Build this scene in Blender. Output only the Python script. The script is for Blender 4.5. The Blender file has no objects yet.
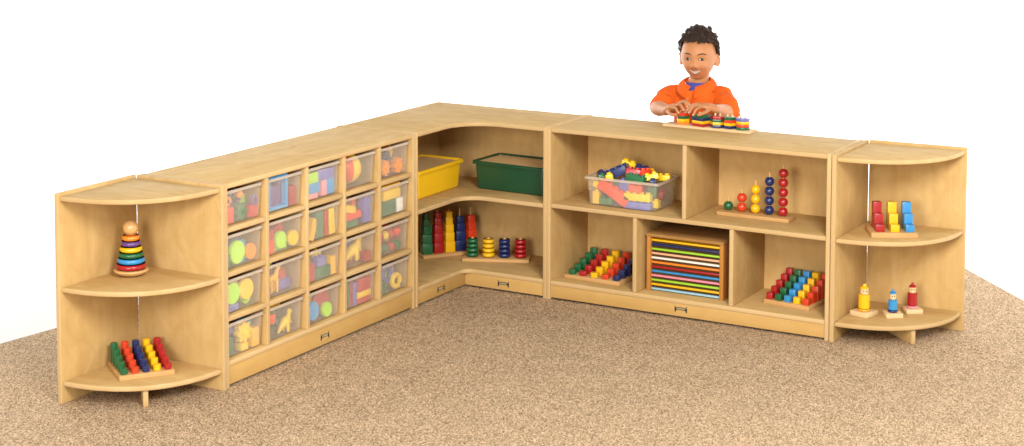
import bpy, bmesh, math, random
from mathutils import Vector, Matrix, noise
random.seed(7)
sc = bpy.context.scene
COL = sc.collection
PI = math.pi
H, D, LC, LA, LB = .727, .381, .774, 1.2235, 1.236
T = .018

# ------------------------------------------------------------------ camera
cam = bpy.data.objects.new('camera', bpy.data.cameras.new('camera'))
COL.objects.link(cam)
yaw, pit, roll = -.5182, .0834, .0020
F_ = Vector((math.sin(yaw)*math.cos(pit), math.cos(yaw)*math.cos(pit), -math.sin(pit)))
R0 = Vector((math.cos(yaw), -math.sin(yaw), 0)); U0 = R0.cross(F_)
R_ = R0*math.cos(roll)+U0*math.sin(roll); U_ = -R0*math.sin(roll)+U0*math.cos(roll)
m = Matrix((R_, U_, -F_)).transposed().to_4x4(); m.translation = Vector((4.2219, -6.7230, 1.9347))
cam.matrix_world = m
cam.data.sensor_width = 36; cam.data.lens = 1757.9/1024*36
cam.data.shift_y = -241.1/1024
cam.data.clip_start = .05; cam.data.clip_end = 200
sc.camera = cam

# ------------------------------------------------------------------ light: a white studio with two soft boxes
w = bpy.data.worlds.new('World'); sc.world = w; w.use_nodes = True
w.node_tree.nodes['Background'].inputs[0].default_value = (1, .99, .97, 1)
w.node_tree.nodes['Background'].inputs[1].default_value = .64
def area(name, loc, target, size, power, col=(1, .97, .92)):
    l = bpy.data.lights.new(name, 'AREA'); l.size = size; l.energy = power; l.color = col
    o = bpy.data.objects.new(name, l); COL.objects.link(o); o.location = loc
    o.rotation_euler = (Vector(target)-Vector(loc)).to_track_quat('-Z', 'Y').to_euler()
    return o
area('key_softbox', (4.2, -4.3, 3.0), (1.2, -.8, .25), 1.3, 255)
area('fill_softbox', (2.2, -7.3, 1.9), (1.2, -.4, .4), 1.8, 255)
area('added_backdrop_lamp', (-4.2, 2.2, 4.2), (-5.4, 1.6, 0), 2.5, 420, (1, 1, 1)).data.spread = 1.9  # this and the next two: unseen lamps added to lift the backdrop to white
area('added_backdrop_lamp', (1.6, 4.6, 4.2), (1.6, 5.6, 0), 3.5, 380, (1, 1, 1)).data.spread = 1.9
area('added_backdrop_lamp', (6.6, 1.6, 4.2), (7.2, 2.0, 0), 2.5, 240, (1, 1, 1)).data.spread = 1.9
sc.view_settings.view_transform = 'Standard'; sc.view_settings.look = 'None'
sc.view_settings.exposure = 0; sc.view_settings.gamma = 1
sc.cycles.max_bounces = 8; sc.cycles.transparent_max_bounces = 24

# ------------------------------------------------------------------ materials
def newmat(name):
    mt = bpy.data.materials.new(name); mt.use_nodes = True
    return mt, mt.node_tree.nodes, mt.node_tree.links, mt.node_tree.nodes['Principled BSDF']
def simple(name, col, rough=.45, var=.10, scale=40, spec=.5, bump=0.0, coat=0):
    mt, n, l, p = newmat(name)
    tc = n.new('ShaderNodeTexCoord'); no = n.new('ShaderNodeTexNoise'); no.inputs['Scale'].default_value = scale
    no.inputs['Detail'].default_value = 3
    l.new(tc.outputs['Object'], no.inputs['Vector'])
    r = n.new('ShaderNodeMapRange'); r.inputs[3].default_value = 1-var; r.inputs[4].default_value = 1+var
    l.new(no.outputs['Fac'], r.inputs[0])
    mx = n.new('ShaderNodeVectorMath'); mx.operation = 'SCALE'; mx.inputs[0].default_value = col
    l.new(r.outputs[0], mx.inputs['Scale']); l.new(mx.outputs[0], p.inputs['Base Color'])
    p.inputs['Roughness'].default_value = rough; p.inputs['Specular IOR Level'].default_value = spec
    p.inputs['Coat Weight'].default_value = coat; p.inputs['Coat Roughness'].default_value = .12
    if bump:
        b = n.new('ShaderNodeBump'); b.inputs['Strength'].default_value = bump; b.inputs['Distance'].default_value = .002
        l.new(no.outputs['Fac'], b.inputs['Height']); l.new(b.outputs[0], p.inputs['Normal'])
    return mt
def wood(name, axis, light, dark, mott=.5, rough=.62):
    """maple veneer, grain along the given axis of the object"""
    mt, n, l, p = newmat(name)
    tc = n.new('ShaderNodeTexCoord'); oi = n.new('ShaderNodeObjectInfo')
    mul = n.new('ShaderNodeMath'); mul.operation = 'MULTIPLY'; mul.inputs[1].default_value = 23.7
    l.new(oi.outputs['Random'], mul.inputs[0])
    add = n.new('ShaderNodeVectorMath'); add.operation = 'ADD'
    l.new(tc.outputs['Object'], add.inputs[0]); l.new(mul.outputs[0], add.inputs[1])
    def tex(sc_along, sc_across, detail, dist=0, rg=.5):
        mp = n.new('ShaderNodeMapping'); s = [sc_across]*3; s['xyz'.index(axis)] = sc_along
        mp.inputs['Scale'].default_value = s
        t = n.new('ShaderNodeTexNoise'); t.inputs['Scale'].default_value = 1; t.inputs['Detail'].default_value = detail
        t.inputs['Distortion'].default_value = dist; t.inputs['Roughness'].default_value = rg
        l.new(add.outputs[0], mp.inputs['Vector']); l.new(mp.outputs[0], t.inputs['Vector'])
        return t
    fine = tex(4, 170, 3); broad = tex(1.1, 16, 3, .8); fig = tex(7, 11, 2, 1.2, .6)
    def mixf(a, b, f):
        x = n.new('ShaderNodeMix'); x.data_type = 'FLOAT'; x.inputs['Factor'].default_value = f
        l.new(a, x.inputs['A']); l.new(b, x.inputs['B']); return x.outputs['Result']
    f1 = mixf(broad.outputs['Fac'], fine.outputs['Fac'], .22); f2 = mixf(f1, fig.outputs['Fac'], mott)
    mr = n.new('ShaderNodeMapRange'); mr.inputs[1].default_value = .34; mr.inputs[2].default_value = .66
    l.new(f2, mr.inputs[0])
    cm = n.new('ShaderNodeMix'); cm.data_type = 'RGBA'
    cm.inputs['A'].default_value = (*dark, 1); cm.inputs['B'].default_value = (*light, 1)
    l.new(mr.outputs[0], cm.inputs['Factor'])
    hv = n.new('ShaderNodeHueSaturation')
    vr = n.new('ShaderNodeMapRange'); vr.inputs[3].default_value = .94; vr.inputs[4].default_value = 1.05
    l.new(oi.outputs['Random'], vr.inputs[0]); l.new(vr.outputs[0], hv.inputs['Value'])
    l.new(cm.outputs['Result'], hv.inputs['Color']); l.new(hv.outputs[0], p.inputs['Base Color'])
    p.inputs['Roughness'].default_value = rough; p.inputs['Specular IOR Level'].default_value = .06
    b = n.new('ShaderNodeBump'); b.inputs['Strength'].default_value = .08; b.inputs['Distance'].default_value = .001
    l.new(fine.outputs['Fac'], b.inputs['Height']); l.new(b.outputs[0], p.inputs['Normal'])
    return mt
ML, MD = (.578, .390, .166), (.468, .290, .104)
EL, ED = (.565, .392, .195), (.49, .315, .135)
WOOD = {a: wood('maple_'+a, a, ML, MD) for a in 'xyz'}
BACK = {a: wood('maple_back_'+a, a, (.590, .388, .162), (.495, .300, .108)) for a in 'xyz'}
EDGE = {a: wood('maple_edge_'+a, a, EL, ED, .2) for a in 'xyz'}
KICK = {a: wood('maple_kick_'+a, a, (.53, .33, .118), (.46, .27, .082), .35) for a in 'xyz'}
BASEW = wood('toy_base_wood', 'x', (.60, .37, .16), (.46, .25, .09), .3)
PALE = wood('pale_toy_wood', 'x', (.72, .53, .31), (.62, .42, .21), .3)
KNOB = simple('turned_beech', (.62, .36, .14), .3, .08, 60, coat=.3)
RACKW = wood('honey_wood', 'z', (.50, .22, .05), (.38, .15, .03), .3)
RACKX = wood('honey_wood_top', 'x', (.38, .205, .07), (.30, .145, .042), .3)
CD = dict(red=(.36, .010, .012), scarlet=(.60, .045, .012), yellow=(.80, .44, .006), green=(.010, .105, .035), blue=(.010, .022, .10),
          sky=(.03, .24, .52), lime=(.32, .58, .03), purple=(.11, .045, .19), orange=(.85, .22, .02), pink=(.80, .25, .30),
          peach=(.80, .42, .24), white=(.78, .74, .64), azure=(.28, .50, .62), violet=(.12, .12, .38), maroon=(.30, .012, .015), amber=(.80, .36, .01))
WORD = dict(red='red', scarlet='orange red', yellow='yellow', green='green', blue='dark blue', sky='light blue', lime='lime green', purple='purple',
            orange='orange', pink='pink', peach='peach', white='white', azure='pale blue', violet='blue violet', maroon='deep red', amber='amber yellow')
PAINT = {k: simple('paint_'+k, v, .34, .10, 55, coat=.25) for k, v in CD.items()}
PLAS = {k: simple('plastic_'+k, tuple(min(.92, c*1.4+.01) for c in v), .33, .04, 25) for k, v in CD.items()}
DARK = simple('dark_print', (.02, .017, .012), .5, .1)
PRINTL = simple('light_print', (.50, .42, .24), .5, .1)
LID = simple('tan_lid_plastic', (.72, .50, .25), .3, .06, 12)
YTUB = simple('yellow_tub_plastic', (.84, .50, .010), .38, .04, 18)
GTUB = simple('green_tub_plastic', (.008, .058, .024), .33, .05, 18)
def frosted(name, clear, tint, diff):
    mt, n, l, p = newmat(name); n.remove(p); out = n['Material Output']
    tr = n.new('ShaderNodeBsdfTransparent'); tr.inputs[0].default_value = (*tint, 1)
    df = n.new('ShaderNodeBsdfDiffuse'); df.inputs[0].default_value = (*diff, 1)
    tl = n.new('ShaderNodeBsdfTranslucent'); tl.inputs[0].default_value = (*diff, 1)
    gl = n.new('ShaderNodeBsdfGlossy'); gl.inputs['Roughness'].default_value = .22
    tc = n.new('ShaderNodeTexCoord'); no = n.new('ShaderNodeTexNoise'); no.inputs['Scale'].default_value = 18
    l.new(tc.outputs['Object'], no.inputs['Vector'])
    mr = n.new('ShaderNodeMapRange'); mr.inputs[3].default_value = clear-.06; mr.inputs[4].default_value = clear+.06
    l.new(no.outputs['Fac'], mr.inputs[0])
    m1 = n.new('ShaderNodeMixShader'); m1.inputs[0].default_value = .25; l.new(df.outputs[0], m1.inputs[1]); l.new(tl.outputs[0], m1.inputs[2])
    m2 = n.new('ShaderNodeMixShader'); l.new(mr.outputs[0], m2.inputs[0]); l.new(m1.outputs[0], m2.inputs[1]); l.new(tr.outputs[0], m2.inputs[2])
    lw = n.new('ShaderNodeLayerWeight'); lw.inputs[0].default_value = .5
    pw = n.new('ShaderNodeMath'); pw.operation = 'POWER'; pw.inputs[1].default_value = 4; l.new(lw.outputs['Facing'], pw.inputs[0])
    fr = n.new('ShaderNodeMapRange'); fr.inputs[3].default_value = .025; fr.inputs[4].default_value = .45; l.new(pw.outputs[0], fr.inputs[0])
    m3 = n.new('ShaderNodeMixShader'); l.new(fr.outputs[0], m3.inputs[0]); l.new(m2.outputs[0], m3.inputs[1]); l.new(gl.outputs[0], m3.inputs[2])
    l.new(m3.outputs[0], out.inputs[0]); return mt
CLEAR = frosted('frosted_plastic', .85, (.985, .975, .955), (.92, .84, .72))
CLEARRIM = frosted('frosted_rim_plastic', .60, (.95, .92, .88), (.80, .69, .55))
CLEARB = frosted('clear_tub_plastic', .88, (.98, .98, .96), (.92, .88, .78))

def carpet_mat():
    mt, n, l, p = newmat('fleck_carpet')
    tc = n.new('ShaderNodeTexCoord')
    v1 = n.new('ShaderNodeTexVoronoi'); v1.inputs['Scale'].default_value = 330
    n0 = n.new('ShaderNodeTexNoise'); n0.inputs['Scale'].default_value = 60; n0.inputs['Detail'].default_value = 2
    mixv = n.new('ShaderNodeVectorMath'); mixv.operation = 'MULTIPLY_ADD'; mixv.inputs[1].default_value = (.005, .005, .005)
    l.new(n0.outputs['Color'], mixv.inputs[0]); l.new(tc.outputs['Object'], mixv.inputs[2]); l.new(tc.outputs['Object'], n0.inputs['Vector'])
    mp = n.new('ShaderNodeMapping'); mp.inputs['Scale'].default_value = (1.0, .40, 1)
    mr0 = n.new('ShaderNodeMapping'); mr0.inputs['Rotation'].default_value = (0, 0, -.52)
    l.new(mixv.outputs[0], mr0.inputs['Vector']); l.new(mr0.outputs[0], mp.inputs['Vector']); l.new(mp.outputs[0], v1.inputs['Vector'])
    sep = n.new('ShaderNodeSeparateColor'); l.new(v1.outputs['Color'], sep.inputs[0])
    cr = n.new('ShaderNodeValToRGB'); e = cr.color_ramp.elements
    e[0].position = 0; e[0].color = (.19, .115, .062, 1)
    e[1].position = 1; e[1].color = (.93, .71, .48, 1)
    for pos, c in ((.12, (.34, .225, .125)), (.3, (.50, .345, .205)), (.6, (.62, .435, .262)), (.85, (.75, .545, .345))):
        x = cr.color_ramp.elements.new(pos); x.color = (*c, 1)
    l.new(sep.outputs[0], cr.inputs[0])
    big = n.new('ShaderNodeTexNoise'); big.inputs['Scale'].default_value = 9; big.inputs['Detail'].default_value = 5; big.inputs['Roughness'].default_value = .65
    l.new(tc.outputs['Object'], big.inputs['Vector'])
    mr = n.new('ShaderNodeMapRange'); mr.inputs[1].default_value = .3; mr.inputs[2].default_value = .7
    mr.inputs[3].default_value = .92; mr.inputs[4].default_value = 1.10; l.new(big.outputs['Fac'], mr.inputs[0])
    sc_ = n.new('ShaderNodeVectorMath'); sc_.operation = 'SCALE'; l.new(cr.outputs[0], sc_.inputs[0]); l.new(mr.outputs[0], sc_.inputs['Scale'])
    l.new(sc_.outputs[0], p.inputs['Base Color']); p.inputs['Roughness'].default_value = .95; p.inputs['Specular IOR Level'].default_value = .1
    b = n.new('ShaderNodeBump'); b.inputs['Strength'].default_value = .9; b.inputs['Distance'].default_value = .006; b.invert = True
    l.new(v1.outputs['Distance'], b.inputs['Height']); l.new(b.outputs[0], p.inputs['Normal'])
    return mt

# ------------------------------------------------------------------ mesh helpers
def link(name, me, parent=None, loc=None, rot=None):
    o = bpy.data.objects.new(name, me); COL.objects.link(o)
    if parent: o.parent = parent
    if loc is not None: o.location = loc
    if rot is not None: o.rotation_euler = rot
    return o
def tag(o, label, cat, group=None):
    o['label'] = label; o['category'] = cat
    if group: o['group'] = group
    return o
def thing(name, label, cat, loc=(0, 0, 0), rz=0, group=None):
    o = link(name, None, None, loc, (0, 0, rz)); o.empty_display_size = .05
    return tag(o, label, cat, group)
def finish(bm, name, mats, smooth=True, angle=.7):
    bmesh.ops.recalc_face_normals(bm, faces=bm.faces)
    me = bpy.data.meshes.new(name); bm.to_mesh(me); bm.free()
    for mt in (mats if isinstance(mats, (list, tuple)) else [mats]): me.materials.append(mt)
    if smooth:
        me.polygons.foreach_set('use_smooth', [True]*len(me.polygons))
        me.set_sharp_from_angle(angle=angle)
    return me
def obj(name, bm, mats, parent=None, loc=None, rot=None, **k):
    return link(name, finish(bm, name, mats, **k), parent, loc, rot)
def box_into(bm, lo, hi, bev=0, seg=2, mat=0, M=None):
    b = bmesh.new()
    bmesh.ops.create_cube(b, size=1)
    lo, hi = Vector(lo), Vector(hi)
    for v in b.verts: v.co = Vector([(lo[i]+hi[i])/2+v.co[i]*(hi[i]-lo[i]) for i in range(3)])
    if bev: bmesh.ops.bevel(b, geom=b.edges[:], offset=bev, segments=seg, affect='EDGES', profile=.5)
    for f in b.faces: f.material_index = mat
    merge(bm, b, M); return bm
def merge(bm, b, M=None):
    if M is not None: b.transform(M)
    me = bpy.data.meshes.new('tmp'); b.to_mesh(me); b.free()
    bm.from_mesh(me); bpy.data.meshes.remove(me)
def board(name, lo, hi, parent, thick, grain, face=WOOD, bev=.0035, edge=EDGE):
    """a plywood board: veneer on the two faces across `thick`, paler rounded edges elsewhere"""
    bm = box_into(bmesh.new(), lo, hi, bev, 3); i = 'xyz'.index(thick); bm.normal_update()
    for f in bm.faces: f.material_index = 0 if abs(f.normal[i]) > .99 else 1
    return obj(name, bm, [face[grain], edge[grain]], parent)
def prism(pts, z0, z1, bev=0, seg=3):
    bm = bmesh.new()
    f = bm.faces.new([bm.verts.new((x, y, z0)) for x, y in pts])
    r = bmesh.ops.extrude_face_region(bm, geom=[f])
    for v in r['geom']:
        if isinstance(v, bmesh.types.BMVert): v.co.z = z1
    bmesh.ops.recalc_face_normals(bm, faces=bm.faces)
    if bev:
        ed = [e for e in bm.edges if abs(e.verts[0].co.z-e.verts[1].co.z) < 1e-6]
        bmesh.ops.bevel(bm, geom=ed, offset=bev, segments=seg, affect='EDGES', profile=.5)
    return bm
def lathe(prof, n=32, mat=0):
    bm = bmesh.new(); rings = []
    for r, z in prof:
        if r < 1e-6: rings.append([bm.verts.new((0, 0, z))])
        else: rings.append([bm.verts.new((r*math.cos(2*PI*i/n), r*math.sin(2*PI*i/n), z)) for i in range(n)])
    for a, b in zip(rings, rings[1:]):
        for i in range(n):
            q = [a[i % len(a)], a[(i+1) % len(a)], b[(i+1) % len(b)], b[i % len(b)]]
            u = []
            for v in q:
                if v not in u: u.append(v)
            if len(u) > 2:
                f = bm.faces.new(u); f.material_index = mat
    for r in (rings[0], rings[-1]):
        if len(r) > 1: bm.faces.new(r).material_index = mat
    return bm
def ball(r, n=24, k=14, c=(0, 0, 0)):
    bm = bmesh.new(); bmesh.ops.create_uvsphere(bm, u_segments=n, v_segments=k, radius=r)
    bmesh.ops.translate(bm, verts=bm.verts, vec=c); return bm
def cyl(r, z0, z1, n=24, bev=.0015):
    return lathe([(0, z0), (r-bev, z0), (r, z0+bev), (r, z1-bev), (r-bev, z1), (0, z1)], n)
def torus_prof(R, r, z, k=10):
    return [(R-r*.35, z-r)]+[(R-r+r*math.cos(a), z+r*math.sin(a)) for a in [(-PI/2+PI*i/k) for i in range(k+1)]]+[(R-r*.35, z+r)]
def tube(bm, pts, rad, n=12, mat=0, cap=True):
    """swept tube through points with a radius (or (rx, ry)) per point; rounded caps"""
    pts = [Vector(p) for p in pts]; N = len(pts); rings = []
    t0 = (pts[1]-pts[0]).normalized(); u = t0.orthogonal().normalized()
    if abs(t0.z) < .9: u = (Vector((0, 0, 1))-t0*t0.z).normalized()
    seq = []
    for i in range(N):
        t = (pts[min(i+1, N-1)]-pts[max(i-1, 0)]).normalized()
        u = (u-t*u.dot(t)).normalized(); v = t.cross(u)
        r = rad[i] if isinstance(rad, (list, tuple)) else rad
        if not isinstance(r, (list, tuple)): r = (r, r)
        seq.append((pts[i], t, u.copy(), v, r))
    full = []
    if cap:
        p, t, u, v, r = seq[0]; m_ = min(r)
        for a in (80, 45): full.append((p-t*m_*math.sin(math.radians(a)), u, v, (r[0]*math.cos(math.radians(a)), r[1]*math.cos(math.radians(a)))))
    full += [(p, u, v, r) for p, t, u, v, r in seq]
    if cap:
        p, t, u, v, r = seq[-1]; m_ = min(r)
        for a in (45, 80): full.append((p+t*m_*math.sin(math.radians(a)), u, v, (r[0]*math.cos(math.radians(a)), r[1]*math.cos(math.radians(a)))))
    for p, u, v, r in full:
        rings.append([bm.verts.new(p+u*r[0]*math.cos(2*PI*k/n)+v*r[1]*math.sin(2*PI*k/n)) for k in range(n)])
    for a, b in zip(rings, rings[1:]):
        for k in range(n): bm.faces.new((a[k], a[(k+1) % n], b[(k+1) % n], b[k])).material_index = mat
    bm.faces.new(rings[0][::-1]).material_index = mat; bm.faces.new(rings[-1]).material_index = mat
    return bm
def catmull(pts, sub=4):
    pts = [Vector(p) for p in pts]; out = []
    for i in range(len(pts)-1):
        p0, p1, p2, p3 = pts[max(i-1, 0)], pts[i], pts[i+1], pts[min(i+2, len(pts)-1)]
        for k in range(sub):
            t = k/sub
            out.append(.5*((2*p1)+(p2-p0)*t+(2*p0-5*p1+4*p2-p3)*t*t+(3*p1-p0-3*p2+p3)*t**3))
    return out+[pts[-1]]
def interp(vals, sub=4):
    return [v[0] for v in catmull([(x, 0, 0) for x in vals], sub)]

# ------------------------------------------------------------------ setting: white studio sweep and carpet
def backdrop():
    bm = bmesh.new(); c = Vector((1.2, -1.6)); prof = [(0, 0), (3, 0), (6.2, 0)]
    for i in range(1, 9):
        a = PI/2*i/8; prof.append((6.2+1.6*math.sin(a), 1.6*(1-math.cos(a))))
    prof.append((7.8, 4.6)); rows = []
    for r, z in prof:
        rows.append([bm.verts.new((c.x+r*math.cos(a), c.y+r*math.sin(a), z)) for a in [math.radians(2+i*4.0) for i in range(56)]])
    for a, b in zip(rows, rows[1:]):
        for i in range(len(a)-1): bm.faces.new((a[i], a[i+1], b[i+1], b[i]))
    bmesh.ops.remove_doubles(bm, verts=bm.verts, dist=1e-5)
    o = obj('backdrop', bm, simple('white_paper', (.90, .90, .895), .9, .01, 3, .1)); o.location.z = -.016
    for p in o.data.polygons: pass
    o['kind'] = 'structure'
    bm = bmesh.new(); box_into(bm, (-14, -16, -.2), (16, -1, -.030))
    o = obj('floor', bm, simple('studio_floor_paint', (.80, .79, .78), .7, .03, 2, .2)); o['kind'] = 'structure'
backdrop()
cp = [(-1.35, -7.6), (-.372, 1.1), (2.087, 1.1), (6.6, -4.2), (6.6, -7.6)]
bm = prism(cp, -.0115, 0, .003, 2)
o = obj('carpet', bm, carpet_mat()); o['kind'] = 'structure'

# ------------------------------------------------------------------ furniture
def emblem(parent, loc, rz):
    """printed maker's mark: a little bench of two posts and a dark lettered bar"""
    root = None
    bm = bmesh.new()
    for s in (-1, 1):
        box_into(bm, (s*.0245-.0024, -.0012, -.013), (s*.0245+.0024, 0, .005))
        box_into(bm, (s*.0250-.0017, -.0012, .007), (s*.0250+.0017, 0, .0115))
    pts = [(-.022+.044*i/12) for i in range(13)]
    for a, b in zip(pts, pts[1:]):
        za, zb = [-.0012+.0022*math.cos(q/.022*PI/2) for q in (a, b)]
        vs = [bm.verts.new(v) for v in ((a, -.0010, za-.0052), (b, -.0010, zb-.0052), (b, -.0010, zb+.0062), (a, -.0010, za+.0062))]
        bm.faces.new(vs)
    o = obj('emblem', bm, DARK, parent, loc, (0, 0, rz), smooth=False)
    bm = bmesh.new(); x = -.018
    while x < .017:
        wd = random.choice((.0014, .0022, .0028)); zc = -.0012+.0022*math.cos((x+.001)/.022*PI/2)+.0005
        box_into(bm, (x, -.0018, zc-.0030), (x+wd, -.0011, zc+.0030)); x += wd+.0014
    obj('emblem_lettering', bm, PRINTL, o, smooth=False)
    return o

# --- open shelf cabinet along x
cab = thing('shelf_cabinet', 'long open maple shelf cabinet of five compartments with toys, boy leaning on its top', 'cabinet', (LC-.001, 0, 0))
L = LB-.003
ZB, ZM, ZT = .080, .406, H-.003
for x in (0, L-T): board('side_panel', (x, -D, 0), (x+T, 0, H), cab, 'x', 'z')
board('back_panel', (T, -.038, .020), (L-T, -.026, ZT-T), cab, 'y', 'z', BACK, .0005)
board('top_panel', (T, -D+.003, ZT-T), (L-T, -.002, ZT), cab, 'z', 'x')
board('shelf', (T, -D+.004, ZM-T), (L-T, -.038, ZM), cab, 'z', 'x')
board('bottom_shelf', (T, -D+.003, ZB-T), (L-T, -.038, ZB), cab, 'z', 'x')
board('divider', (.620-T/2, -D+.006, ZM), (.620+T/2, -.038, ZT-T), cab, 'x', 'z')
for x in (.404, .8255): board('divider', (x-T/2, -D+.006, ZB), (x+T/2, -.038, ZM-T), cab, 'x', 'z')
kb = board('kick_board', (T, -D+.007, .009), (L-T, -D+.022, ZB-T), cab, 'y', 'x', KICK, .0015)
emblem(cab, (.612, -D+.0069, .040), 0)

# --- tub storage cabinet along y (its local x runs away from the camera, its front faces +X)
tubcab = thing('tub_cabinet', 'maple storage cabinet with twenty square openings filled with clear tubs', 'cabinet', (0, -LC-LA+.0015, 0), PI/2)
L = LA-.003
for x in (0, L-T): board('side_panel', (x, -D, 0), (x+T, 0, H), tubcab, 'x', 'z')
board('back_panel', (T, -.020, .02), (L-T, -.008, ZT-T), tubcab, 'y', 'z', BACK, .0005)
board('top_panel', (T, -D+.003, ZT-T), (L-T, -.002, ZT), tubcab, 'z', 'x')
board('bottom_shelf', (T, -D+.003, .094-T), (L-T, -.02, .094), tubcab, 'z', 'x')
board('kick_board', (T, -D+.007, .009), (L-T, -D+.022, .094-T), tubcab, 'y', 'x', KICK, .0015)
CP = (L-T)/5; RP = (ZT-T-.094+T)/4
for i in range(1, 5):
    board('divider', (i*CP, -D+.005, .094), (i*CP+T, -.02, ZT-T), tubcab, 'x', 'z', bev=.003)
for j in range(1, 4):
    z = .094+j*RP
    for i in range(5):
        board('shelf', (i*CP+T, -D+.0065, z-T), ((i+1)*CP, -.02, z), tubcab, 'z', 'x', bev=.003)
RUN = .1150
for j in range(4):
    for i in range(5):
        for s in (0, 1):
            x0 = i*CP+T if s == 0 else (i+1)*CP-.0025
            bm = box_into(bmesh.new(), (x0, -D+.012, .094+j*RP+RUN-.009), (x0+.0025, -.03, .094+j*RP+RUN-.001), .0008, 1)
            obj('tub_runner', bm, EDGE['y'], tubcab)
emblem(tubcab, (.595, -D+.0069, .042), 0)

# --- corner cabinet
cc = thing('corner_cabinet', 'L shaped maple corner cabinet with curved shelf edges joining both rows', 'cabinet', (0, 0, 0))
def lshape(x0, x1, d, r, n=12):
    """L with arms along +x and -y; concave inner corner rounded by r"""
    pts = [(x0, -x0), (x1, -x0), (x1, -d)]
    cx, cy = d+r, -d-r
    for i in range(n+1):
        a = PI/2+PI/2*i/n; pts.append((cx+r*math.cos(a), cy+r*math.sin(a)))
    pts += [(d, -x1), (x0, -x1)]
    return pts
board('side_panel', (LC-T, -D, 0), (LC, 0, H), cc, 'x', 'z')
board('side_panel', (0, -LC, 0), (D, -LC+T, H), cc, 'y', 'z')
board('back_panel', (.002, -.022, .02), (LC-T, -.004, ZT-T), cc, 'y', 'z', BACK, .0005)
board('back_panel', (.004, -LC+T, .02), (.022, -.022, ZT-T), cc, 'x', 'z', BACK, .0005)
def lpart(name, z0, z1, d, r, x0=.022, n=14):
    bm = prism(lshape(x0, LC-T, d, r, n), z0, z1, .004, 3); bm.normal_update()
    for f in bm.faces: f.material_index = 0 if abs(f.normal.z) > .99 else 1
    return obj(name, bm, [WOOD['x'], EDGE['x']], cc)
lpart('top_panel', ZT-T, ZT, D-.003, .16, .0)
lpart('shelf', ZM-.005-T, ZM-.005, D-.005, .10)
lpart('bottom_shelf', .081-T, .081, D-.003, .045)
KB = .081-T
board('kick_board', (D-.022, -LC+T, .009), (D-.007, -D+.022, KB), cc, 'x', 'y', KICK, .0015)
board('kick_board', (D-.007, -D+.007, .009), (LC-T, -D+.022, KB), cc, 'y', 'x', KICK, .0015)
emblem(cc, (D-.0069, -.572, .037), PI/2)
emblem(cc, (.563, -D+.0069, .037), 0)

# --- quarter round end shelves
def end_shelf(name, label, loc, delta, zs):
    t = thing(name, label, 'end shelf', loc, 0)
    R = .383; zt, zm, zb = zs
    board('side_panel', (-T, -R-.005, 0), (0, .0030, H), t, 'x', 'z', bev=.003)
    p2 = board('side_panel', (.0012, 0, 0), (R+.004, T, H), t, 'y', 'z', bev=.003)
    p2.rotation_euler.z = -delta
    for z, nm, g in ((zt, 'top_panel', .003), (zm, 'shelf', .003), (zb, 'bottom_shelf', .003)):
        pts = [(0.0006, -.012), (.010, -.0006-.01*math.sin(delta))]; n = 30
        r = R-.005
        for i in range(n+1):
            a = -delta-.002+(-PI/2+delta+.004)*i/n
            rr = r*(1+.035*math.sin(2*PI*i/n/2)**2)
            pts.append((rr*math.cos(a)+.0006, rr*math.sin(a)-.0008))
        bm = prism(pts, z-T, z, .0055, 3); bm.normal_update()
        for f in bm.faces: f.material_index = 0 if abs(f.normal.z) > .99 else 1
        obj(nm, bm, [WOOD['x'], EDGE['x']], t)
    # foot: a fin under the bottom shelf running out along the diagonal
    bm = box_into(bmesh.new(), (.06, -T/2, .001), (R-.004, T/2, zb-T), .003, 2)
    bm.normal_update()
    for f in bm.faces: f.material_index = 0 if abs(f.normal.y) > .99 else 1
    obj('foot', bm, [WOOD['x'], EDGE['x']], t, None, (0, 0, -math.radians(45)-delta/2))
    return t
end_shelf('end_shelf', 'quarter round maple end shelf holding the stacking ring tower and cylinder peg board', (-.0, -LC-LA-.0205, 0), 0.0, (.717, .403, .078))
end_shelf('end_shelf', 'quarter round maple end shelf holding three peg dolls and block steps', (LC+LB+.0180, 0, 0), -.050, (.717, .403, .078))

# ------------------------------------------------------------------ opaque tubs
def open_tub(bm, w_, d_, h_, taper, th, lip, rad=.012, rimh=.012):
    """open tub centred on the origin: tapered shell with rounded corners and a rolled rim; returns nothing"""
    def ring(hw, hd, z, r, n=4):
        out = []
        for cx, cy, a0 in ((hw-r, hd-r, 0), (-hw+r, hd-r, PI/2), (-hw+r, -hd+r, PI), (hw-r, -hd+r, 3*PI/2)):
            for i in range(n+1):
                a = a0+PI/2*i/n; out.append(bm.verts.new((cx+r*math.cos(a), cy+r*math.sin(a), z)))
        return out
    W, Dp = w_/2, d_/2
    prof = [(-taper-.006, 0.0), (-taper, .006), (0-th*.2, h_-rimh*.9)]
    inner = [(-th, h_-.002), (-taper-th, .006+th), (-taper-th-.006, th+.002)]
    rs = [ring(W+o_, Dp+o_, z, rad) for o_, z in prof]
    rs += [ring(W+o_, Dp+o_, z, max(.004, rad-th)) for o_, z in inner]
    for a, b in zip(rs, rs[1:]):
        n = len(a)
        for k in range(n): bm.faces.new((a[k], a[(k+1) % n], b[(k+1) % n], b[k]))
    bm.faces.new(rs[0][::-1]); bm.faces.new(rs[-1])
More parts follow.
